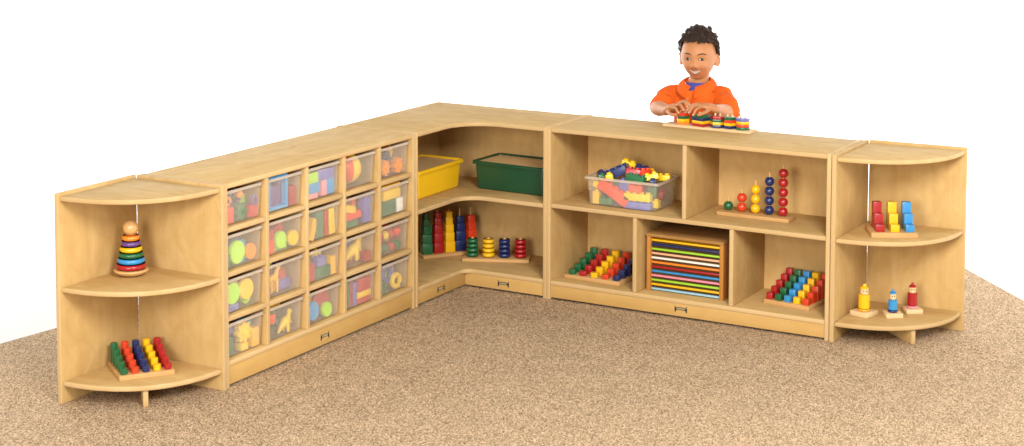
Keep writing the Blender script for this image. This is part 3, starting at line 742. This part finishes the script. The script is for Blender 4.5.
# heap on top
brick('blue', 4, 2, .034, (-.070, -.008, .128), (0, -26, 8), 'long dark blue brick lying slanted on top of the brick heap')
brick('blue', 2, 2, .030, (-.116, -.020, .112), (4, 6, 30), 'dark blue brick at the left end of the brick heap')
brick('green', 1, 1, .026, (-.110, -.058, .112), (0, 12, 25), 'small green brick at the front left of the brick heap')
brick('yellow', 1, 1, .026, (-.070, -.062, .120), (0, -14, 20), 'small yellow brick at the front of the dark blue brick')
brick('yellow', 2, 1, .030, (-.034, .040, .160), (8, 18, 20), 'yellow brick topmost on the brick heap')
brick('blue', 2, 1, .030, (.024, .050, .140), (8, 12, 10), 'dark blue brick behind the red ones on the brick heap')
brick('yellow', 1, 1, .030, (.062, .056, .128), (0, 10, 30), 'small yellow brick at the back of the brick heap')
brick('red', 2, 2, .032, (.016, -.014, .138), (-12, 8, 18), 'red brick at the middle front of the brick heap')
brick('scarlet', 1, 2, .032, (.062, .004, .136), (-6, -8, -12), 'orange red brick right of the red one on the brick heap')
brick('green', 3, 1, .030, (.046, -.052, .122), (-12, 4, -10), 'green brick lying in front of the red ones on the heap')
brick('yellow', 2, 2, .024, (.096, -.012, .126), (-16, -12, 26), 'flat yellow brick sloping at the right of the brick heap')
brick('yellow', 2, 1, .022, (.128, .040, .120), (-6, -4, 8), 'yellow brick at the far right of the brick heap')
brick('blue', 1, 1, .026, (.120, -.050, .112), (0, 0, 20), 'small dark blue brick at the right front of the brick heap')

# ------------------------------------------------------------------ sorting toy on the cabinet top
ST = thing('shape_sorter', 'wooden board with five striped stacks of coloured shapes under the hands of the boy', 'sorting toy', (1.170, -.100, ZT+.0006), math.radians(-1.5))
obj('base_board', box_into(bmesh.new(), (0, 0, 0), (.392, .082, .010), .0015, 2), PALE, ST)
def poly(n, r, a0): return [(r*math.cos(a0+2*PI*i/n), r*math.sin(a0+2*PI*i/n)) for i in range(n)]
STK = [(.076, 6, .028, 0, ('orange', 'yellow', 'green', 'scarlet')), (.163, 4, .043, .55, ('red', 'yellow', 'blue', 'green')),
       (.233, 6, .031, .3, ('blue', 'yellow', 'green', 'red')), (.288, 5, .026, .2, ('blue', 'yellow', 'scarlet', 'green')), (.346, 28, .029, 0, ('green', 'scarlet', 'yellow', 'violet'))]
for x, n, r, a0, cs in STK:
    for k, c in enumerate(cs):
        obj('shape_tile', prism(poly(n, r, a0), 0, .0118, .0014, 2), PAINT[c], ST, (x, .041, .0102+k*.0120), (0, 0, random.uniform(-.06, .06)))
    for q in (-1, 1):
        obj('peg', cyl(.0042, .009, .0102+.048+.009, 12), PALE, ST, (x+q*.011, .041, 0))

# ------------------------------------------------------------------ the boy
def evaluated(o):
    dg = bpy.context.evaluated_depsgraph_get()
    me = bpy.data.meshes.new_from_object(o.evaluated_get(dg)); return me
def remesh(name, bm, voxel, smooth_it=4, fac=.5):
    bmesh.ops.recalc_face_normals(bm, faces=bm.faces)
    me = bpy.data.meshes.new('tmp'); bm.to_mesh(me); bm.free()
    o = bpy.data.objects.new('tmp', me); COL.objects.link(o)
    r = o.modifiers.new('r', 'REMESH'); r.mode = 'VOXEL'; r.voxel_size = voxel
    s = o.modifiers.new('s', 'SMOOTH'); s.factor = fac; s.iterations = smooth_it
    bpy.context.view_layer.update()
    me2 = evaluated(o); bpy.data.objects.remove(o); me2.name = name
    me2.polygons.foreach_set('use_smooth', [True]*len(me2.polygons))
    return me2
def skin_mat():
    mt = simple('skin', (.45, .188, .072), .5, .07, 30, .4)
    p = mt.node_tree.nodes['Principled BSDF']; p.inputs['Subsurface Weight'].default_value = .12
    p.inputs['Subsurface Radius'].default_value = (.012, .005, .003); p.inputs['Subsurface Scale'].default_value = .5
    return mt
SKIN = skin_mat()
boy = thing('person', 'smiling boy in an orange polo shirt standing behind the long cabinet', 'person', (1.200, .185, 0), math.radians(5))
# face-forward is -y.  head centre in the body's own space
HC = Vector((.010, -.010, .993)); HROT = Matrix.Rotation(math.radians(6), 4, 'Z') @ Matrix.Rotation(math.radians(4), 4, 'X')
HM = Matrix.Translation(HC) @ HROT
def gz(x, z, cx, cz, sx, sz): return math.exp(-((x-cx)/sx)**2-((z-cz)/sz)**2)
def head_point(d):
    x, y, z = d
    p = Vector((.0750*x, .088*y, .103*z))
    # jaw narrows downward, chin stays forward, back of the skull is full
    if z < .1:
        k = min(1, (.1-z)/1.1); p.x *= 1-.20*k**2.2
        if y > 0: p.y *= 1-.32*k
        else: p.y *= 1-.08*k
    if z > .2: p.x *= 1+.03*(z-.2)
    if y < 0:
        X, Z = p.x, p.z; f = -y
        o = 0
        o += .0125*gz(X, Z, 0, -.030, .0135, .011)+.0045*gz(X, Z, 0, -.014, .008, .016)
        for s in (-1, 1):
            o += .0050*gz(X, Z, s*.0125, -.034, .007, .007)
            o -= .0062*gz(X, Z, s*.030, .000, .016, .012)
            o += .0030*gz(X, Z, s*.030, .020, .022, .008)
            o += .0085*gz(X, Z, s*.040, -.036, .020, .018)
            o -= .0022*gz(X, Z, s*.027, -.050, .006, .012)
        o += .0055*gz(X, Z, 0, -.058, .024, .014)
        o -= .0022*gz(X, Z, 0, -.077, .020, .006)
        o += .0060*gz(X, Z, 0, -.094, .020, .012)
        p.y -= o*min(1, f*1.6)
    return p
body = bmesh.new()
hb = bmesh.new(); bmesh.ops.create_uvsphere(hb, u_segments=128, v_segments=96, radius=1)
for v in hb.verts: v.co = head_point(v.co)
for s in (-1, 1):          # ears
    e = bmesh.new(); bmesh.ops.create_uvsphere(e, u_segments=20, v_segments=14, radius=1)
    for v in e.verts:
        c = v.co; q = c.copy()
        v.co = Vector((c.x*.0085, c.y*.019, c.z*.029))
        if (q.y**2+q.z**2) < .45 and q.x*s > 0: v.co.x -= s*.006
    merge(hb, e, Matrix.Translation((s*.079, .006, -.018)) @ Matrix.Rotation(s*math.radians(-32), 4, 'Z') @ Matrix.Rotation(math.radians(10), 4, 'X'))
merge(body, hb, HM)
tube(body, catmull([(0, .020, .80), (0, .014, .86), (HC.x, HC.y+.022, .925)], 4), [.050]*3+[.044]*3+[.043]*3, 20)
# torso, hips, legs under the clothes
tube(body, [(0, .02, .50), (0, .015, .60), (0, .012, .70), (0, .014, .79), (0, .018, .825)], [(.085, .10), (.08, .095), (.085, .105), (.075, .11), (.05, .07)], 24)
for s in (-1, 1):
    tube(body, catmull([(s*.058, .02, .52), (s*.062, .015, .30), (s*.065, .03, .10), (s*.066, .02, .045)], 4), interp([.065, .048, .040, .032], 4), 16)
    tube(body, [(s*.066, .03, .035), (s*.070, -.05, .028), (s*.072, -.09, .025)], [.030, .028, .022], 12)
# arms in the body's own space
BI = Matrix.Rotation(-math.radians(5), 4, 'Z') @ Matrix.Translation((-1.200, -.185, 0))
def L_(p): return BI @ Vector(p)
def arm(sh, el, wr):
    sh, el, wr = Vector(sh), Vector(el), Vector(wr)
    tube(body, [sh, sh.lerp(el, .35), sh.lerp(el, .8), el, el.lerp(wr, .25), el.lerp(wr, .6), wr], [.038, .036, .033, .032, .0335, .0275, (.019, .024)], 18)
RSH, LSH = (-.102, .014, .806), (.102, .014, .806)
REL, RWR = L_((1.058, .085, .766)), L_((1.160, -.020, .780))
LEL, LWR = L_((1.382, .105, .768)), L_((1.375, -.030, .803))
arm(RSH, REL, RWR); arm(LSH, LEL, LWR)
def finger(pts, r):
    pts = [L_(p) for p in pts]
    k = catmull(pts, 4); rr = [r*(1-.28*i/(len(k)-1)) for i in range(len(k))]
    tube(body, k, rr, 10); return k
nails = bmesh.new()
def palm(pts, rad):
    tube(body, [L_(p) for p in pts], rad, 16)
# boy's right hand (left in the picture) pinching the top tile of the first stack
palm([(1.154, -.020, .776), (1.178, -.034, .790), (1.204, -.047, .803)], [(.020, .024), (.017, .030), (.014, .033)])
kR = []
for base, mid, tip, r in (((1.210, -.024, .812), (1.244, -.030, .826), (1.266, -.046, .812), .0085),
                          ((1.212, -.040, .812), (1.246, -.050, .826), (1.266, -.064, .806), .0088),
                          ((1.208, -.056, .806), (1.238, -.072, .816), (1.256, -.082, .796), .0085),
                          ((1.200, -.068, .798), (1.224, -.086, .802), (1.240, -.096, .784), .0075)):
    kR.append(finger([(1.187, -.042, .797), base, mid, tip], r))
kR.append(finger([(1.168, -.046, .782), (1.190, -.074, .776), (1.214, -.092, .773), (1.228, -.096, .775)], .0092))
# boy's left hand resting flat on the second stack, fingers toward the picture's left and down
palm([(1.377, -.030, .803), (1.354, -.042, .812), (1.328, -.052, .815)], [(.020, .025), (.016, .031), (.013, .036)])
for base, mid, tip, r in (((1.312, -.026, .817), (1.284, -.030, .815), (1.266, -.040, .798), .0083),
                          ((1.308, -.046, .818), (1.286, -.062, .815), (1.274, -.078, .795), .0088),
                          ((1.316, -.064, .816), (1.300, -.086, .811), (1.292, -.100, .790), .0086),
                          ((1.328, -.078, .810), (1.320, -.100, .803), (1.316, -.110, .784), .0076)):
    kR.append(finger([(1.344, -.050, .811), base, mid, tip], r))
kR.append(finger([(1.360, -.062, .800), (1.358, -.088, .796), (1.348, -.106, .790), (1.338, -.112, .786)], .0090))
me = remesh('body', body, .0026, 3, .45); me.materials.append(SKIN)
link('body', me, boy)
NAIL = simple('finger_nail', (.66, .38, .26), .3, .05)
for k in kR:
    tip, prev = k[-1], k[-3]; d = (tip-prev).normalized(); up = Vector((0, 0, 1)); nrm = (up-d*up.dot(d)).normalized()
    e = bmesh.new(); bmesh.ops.create_uvsphere(e, u_segments=10, v_segments=6, radius=1)
    X = d.cross(nrm); Mx = Matrix((d*.0048, X*.0038, nrm*.0012)).transposed().to_4x4(); Mx.translation = tip+nrm*.0056
    merge(nails, e, Mx)
obj('finger_nails', nails, NAIL, boy)

# shirt: torso shell and two short sleeves grown into one cloth
sh = bmesh.new()
tube(sh, [(0, .018, .50), (0, .014, .58), (0, .010, .66), (0, .008, .73), (0, .010, .795), (0, .014, .836), (0, .016, .848)],
     [(.104, .122), (.100, .118), (.100, .118), (.096, .120), (.088, .122), (.070, .100), (.056, .062)], 40)
def sleeve(a, b, c, r):
    tube(sh, catmull([a, b, c], 4), interp(r, 4), 24)
sleeve((-.060, .014, .812), (-.106, .018, .806), Vector(RSH).lerp(REL, .66), [.046, .056, .055])
sleeve((.060, .014, .812), (.106, .020, .806), Vector(LSH).lerp(LEL, .92), [.046, .056, .056])
me = remesh('polo_shirt', sh, .0045, 6, .5)
for v in me.vertices:
    c = v.co
    n1 = noise.noise(Vector((c.x*16+3, c.y*16, c.z*7))); n2 = noise.noise(Vector((c.x*34, c.y*34+5, c.z*15+2)))
    n3 = noise.ridged_multi_fractal(Vector((c.x*9+c.z*6, c.y*9, c.z*9-c.x*5)), 1.0, 2.0, 2, 1.0, 2.0)
    sidef = min(1, abs(c.x)/.12)
    v.co = c+v.normal*(n1*.0085+n2*.0036+math.sin(c.x*60+c.z*95+n1*7)*.0016*(.4+sidef)*(.5+noise.noise(Vector((c.z*8, c.x*8, 1)))*1.2))
ORANGE = simple('orange_cotton', (.66, .105, .010), .85, .07, 90, .15, .25)
me.materials.append(ORANGE)
shirt = link('polo_shirt', me, boy)
# collar: two flaps folded down from the neck
def flap(s):
    bm = bmesh.new(); rows = []
    N = 16
    for i in range(N+1):
        t = i/N; a = math.radians(90-s*0)+s*0
        ang = PI/2+s*(t*math.radians(169))     # from back of neck round to the front
        top = Vector((.056*math.cos(ang)*1.02,   .014+.056*math.sin(ang)*1.0-(.012*t), .905-.040*t**1.3))
        drop = .030+.016*t**3
        wid = .024+.012*t
        low = top+Vector((math.cos(ang)*wid, math.sin(ang)*wid-.006*t, -drop))
        mid = top.lerp(low, .45)+Vector((math.cos(ang)*.006, math.sin(ang)*.003, .003))
        rows.append([top+Vector((-.003*math.cos(ang), -.003*math.sin(ang), -.014)), top, mid, low])
    grid = [[bm.verts.new(p) for p in r] for r in rows]
    for a, b in zip(grid, grid[1:]):
        for k in range(3): bm.faces.new((a[k], a[k+1], b[k+1], b[k]))
    bmesh.ops.recalc_face_normals(bm, faces=bm.faces)
    bmesh.ops.solidify(bm, geom=bm.faces[:], thickness=.0022)
    bmesh.ops.subdivide_edges(bm, edges=bm.edges[:], cuts=1, use_grid_fill=True, smooth=.3)
    return bm
for s in (-1, 1): obj('collar_flap', flap(s), ORANGE, shirt)
# blue undershirt at the open neck
bm = bmesh.new()
tube(bm, [(0, .012, .80), (0, .010, .848), (0, .014, .878)], [(.060, .055), (.053, .052), (.0465, .0470)], 28, cap=False)
bm.transform(Matrix.Translation((0, -.016, -.004)))
obj('undershirt', bm, simple('blue_cotton', (.055, .065, .27), .85, .08, 90, .15), boy)
# placket and buttons
bm = bmesh.new()
px = 0.0
prof = [(-.090, .85), (-.1165, .81), (-.1265, .775), (-.130, .74)]
for (y0, z0_), (y1, z1_) in zip(prof, prof[1:]):
    vs = [bm.verts.new(v) for v in ((-.013, y0, z0_), (.013, y0, z0_), (.013, y1, z1_), (-.013, y1, z1_))]; bm.faces.new(vs)
bmesh.ops.remove_doubles(bm, verts=bm.verts, dist=1e-5)
bmesh.ops.solidify(bm, geom=bm.faces[:], thickness=.004)
obj('placket', bm, ORANGE, shirt)
for y_, z_ in ((-.1145, .822), (-.1270, .780)):
    bm = cyl(.0048, 0, .0022, 14, .0006); bm.transform(Matrix.Translation((0, y_-.005, z_)) @ Matrix.Rotation(math.radians(76), 4, 'X')); obj('button', bm, simple('button_orange', (.62, .16, .03), .4), shirt)
# trousers and shoes
tr = bmesh.new()
tube(tr, [(0, .02, .40), (0, .02, .48), (0, .018, .56)], [(.085, .11), (.10, .125), (.10, .12)], 28)
for s in (-1, 1): tube(tr, catmull([(s*.056, .02, .46), (s*.062, .018, .28), (s*.066, .028, .075)], 4), interp([.078, .062, .056], 4), 20)
me = remesh('trousers', tr, .006, 4); me.materials.append(simple('denim', (.03, .05, .11), .85, .2, 120, .2)); link('trousers', me, boy)
SHOE = simple('shoe_canvas', (.55, .53, .5), .6)
for s in (-1, 1):
    bm = bmesh.new(); tube(bm, catmull([(s*.067, .060, .032), (s*.070, -.01, .036), (s*.074, -.075, .028), (s*.075, -.108, .024)], 4), interp([.034, .038, .036, .022], 4), 16)
    for v in bm.verts: v.co.z = max(v.co.z, .002)
    obj('shoe', bm, SHOE, boy)

# face parts
WHITE = simple('eye_white', (.52, .48, .44), .2, .02); IRIS = simple('eye_brown', (.018, .008, .004), .12, .1, 200)
BROW = simple('eyebrow_hair', (.045, .022, .012), .6, .2); LIP = simple('lip', (.30, .095, .055), .4, .08); TEETH = simple('teeth', (.86, .83, .76), .25, .02)
HAIRM = simple('black_brown_hair', (.040, .021, .012), .6, .45, 120, .4)
def face_y(X, Z):
    """front surface of the head at (x, z), by search along the ray"""
    lo, hi = -.13, 0
    best = None
    # invert numerically over directions
    x, z = X/.0750, Z/.103
    for _ in range(8):
        yy = -math.sqrt(max(1e-4, 1-x*x-z*z)); p = head_point(Vector((x, yy, z)))
        x += (X-p.x)/.0750; z += (Z-p.z)/.103
    return p.y
def head_obj(name, bm, mat, parent):
    bm.transform(HM); return obj(name, bm, mat, parent)
for s in (-1, 1):
    X, Z = s*.030, .000; Y = face_y(X, Z)
    e = bmesh.new(); bmesh.ops.create_uvsphere(e, u_segments=24, v_segments=16, radius=1)
    for v in e.verts:
        c = v.co; v.co = Vector((c.x*.0135, c.y*.0048, c.z*.0053*(1-.25*abs(c.x)**2)))
    e.transform(Matrix.Translation((X, Y-.0006, Z)) @ Matrix.Rotation(s*.32, 4, 'Z'))
    eye = head_obj('eye', e, WHITE, boy)
    e = bmesh.new(); bmesh.ops.create_uvsphere(e, u_segments=20, v_segments=12, radius=1)
    for v in e.verts: c = v.co; v.co = Vector((c.x*.0074, c.y*.0020, c.z*.0055))
    e.transform(Matrix.Translation((X+.0012, Y-.0048, Z+.0002))); head_obj('iris', e, IRIS, eye)
    e = bmesh.new()
    for tt, rr, up in (((-.0145, -.007, 0, .007, .0145), .0010, 1), ((-.0140, -.007, 0, .007, .0140), .0005, -1)):
        pts = [(X+t_, Y-.0050+abs(t_)*.20-s*t_*-.0+(.0 if up > 0 else .0008), Z+up*(.0052-(t_/.0145)**2*.0046)) for t_ in tt]
        pts = [Vector((p[0], min(p[1], face_y(p[0], p[2])-.0004), p[2])) for p in pts]
        tube(e, catmull(pts, 3), rr, 8)
    head_obj('eyelashes', e, HAIRM, eye)
    e = bmesh.new(); pts = []
    for k in range(7):
        t_ = k/6; xx = s*(.014+.034*t_); zz = .0195+.0055*math.sin(t_*PI*.8)-.003*t_*t_
        pts.append((xx, face_y(xx, zz)-.0008, zz))
    tube(e, catmull(pts, 2), [.0016+.0012*math.sin(PI*i/12) for i in range(13)], 8); head_obj('eyebrow', e, BROW, boy)
    e = bmesh.new(); e_x = s*.0075; zz = -.0405
    bmesh.ops.create_uvsphere(e, u_segments=10, v_segments=8, radius=1)
    for v in e.verts: v.co = Vector((v.co.x*.0032, v.co.y*.0020, v.co.z*.0018))
    e.transform(Matrix.Translation((e_x, face_y(e_x, zz)-.0006, zz))); head_obj('nostril', e, simple('nostril_shade', (.12, .04, .025), .7), boy)
def lipcurve(z0_, sag, half, off, n=9):
    pts = []
    for i in range(n):
        t_ = -1+2*i/(n-1); xx = t_*half; zz = z0_+sag*t_*t_
        pts.append(Vector((xx, face_y(xx, zz)-off, zz)))
    return pts
up_ = lipcurve(-.0495, .0085, .0290, .0008); lo_ = lipcurve(-.0665, .0250, .0290, .0008)
bm = bmesh.new(); tube(bm, catmull(up_, 2), [.0012+.0014*math.sin(PI*i/16) for i in range(17)], 8); head_obj('upper_lip', bm, LIP, boy)
bm = bmesh.new(); tube(bm, catmull(lo_, 2), [.0012+.0022*math.sin(PI*i/16) for i in range(17)], 8); head_obj('lower_lip', bm, LIP, boy)
bm = bmesh.new(); A, Bq = [], []
for a, b in zip(lipcurve(-.0495, .0085, .0280, .0020), lipcurve(-.0665, .0250, .0280, .0020)): A.append(bm.verts.new(a)); Bq.append(bm.verts.new(b))
for i in range(len(A)-1): bm.faces.new((A[i], A[i+1], Bq[i+1], Bq[i]))
bmesh.ops.solidify(bm, geom=bm.faces[:], thickness=-.0015)
head_obj('teeth', bm, TEETH, boy)

# hair: a close cap with many small coils
def scalp(d):
    x, y, z = d
    line = .46+.10*(-y) if y < -.25 else (.46+.10*(-y) if y < -.1 else -.15 - .25*max(0, y))
    if y < -.25: line = .64-.10*abs(x)+.05*noise.noise(Vector((x*7, 0, 0)))
    elif y < .15: line = .62+(y+.25)/.40*(-.70)      # drops in front of the ears
    else: line = -.08-.35*min(1, (y-.15)/.5)
    return z > line
hr = bmesh.new(); bmesh.ops.create_uvsphere(hr, u_segments=72, v_segments=54, radius=1)
kill = [v for v in hr.verts if not scalp(v.co)]
bmesh.ops.delete(hr, geom=kill, context='VERTS')
for v in hr.verts:
    d = v.co.copy(); p = head_point(d); nn = noise.noise(d*9)
    v.co = p+d.normalized()*(.006+.004*nn+.006*max(0, d.z))
ga = PI*(3-5**.5); cnt = 0
for i in range(4200):
    zz = 1-2*(i+.5)/4200; r = math.sqrt(1-zz*zz); d = Vector((r*math.cos(ga*i), r*math.sin(ga*i), zz))
    d = (d+Vector((random.gauss(0, .02), random.gauss(0, .02), random.gauss(0, .02)))).normalized()
    if not scalp(d): continue
    top = max(0, d.z)
    lump = .5+.8*noise.noise(d*6.2)
    p = head_point(d)+d*(.005+(random.random()*.006+.018*max(0, lump))*(0.4+top)+.003*top)
    ax = (d+Vector((random.gauss(0, .7), random.gauss(0, .7), random.gauss(0, .7)))).normalized()
    u = ax.orthogonal().normalized(); v2 = ax.cross(u); R = random.uniform(.0026, .0046); ph = random.random()*6.28
    pts = [p+u*R*math.cos(ph+q*.95)+v2*R*math.sin(ph+q*.95)+ax*(q-4)*.0009 for q in range(9)]
    tube(hr, pts, [.0012]*8+[.0007], 4, cap=False)
head_obj('hair', hr, HAIRM, boy)
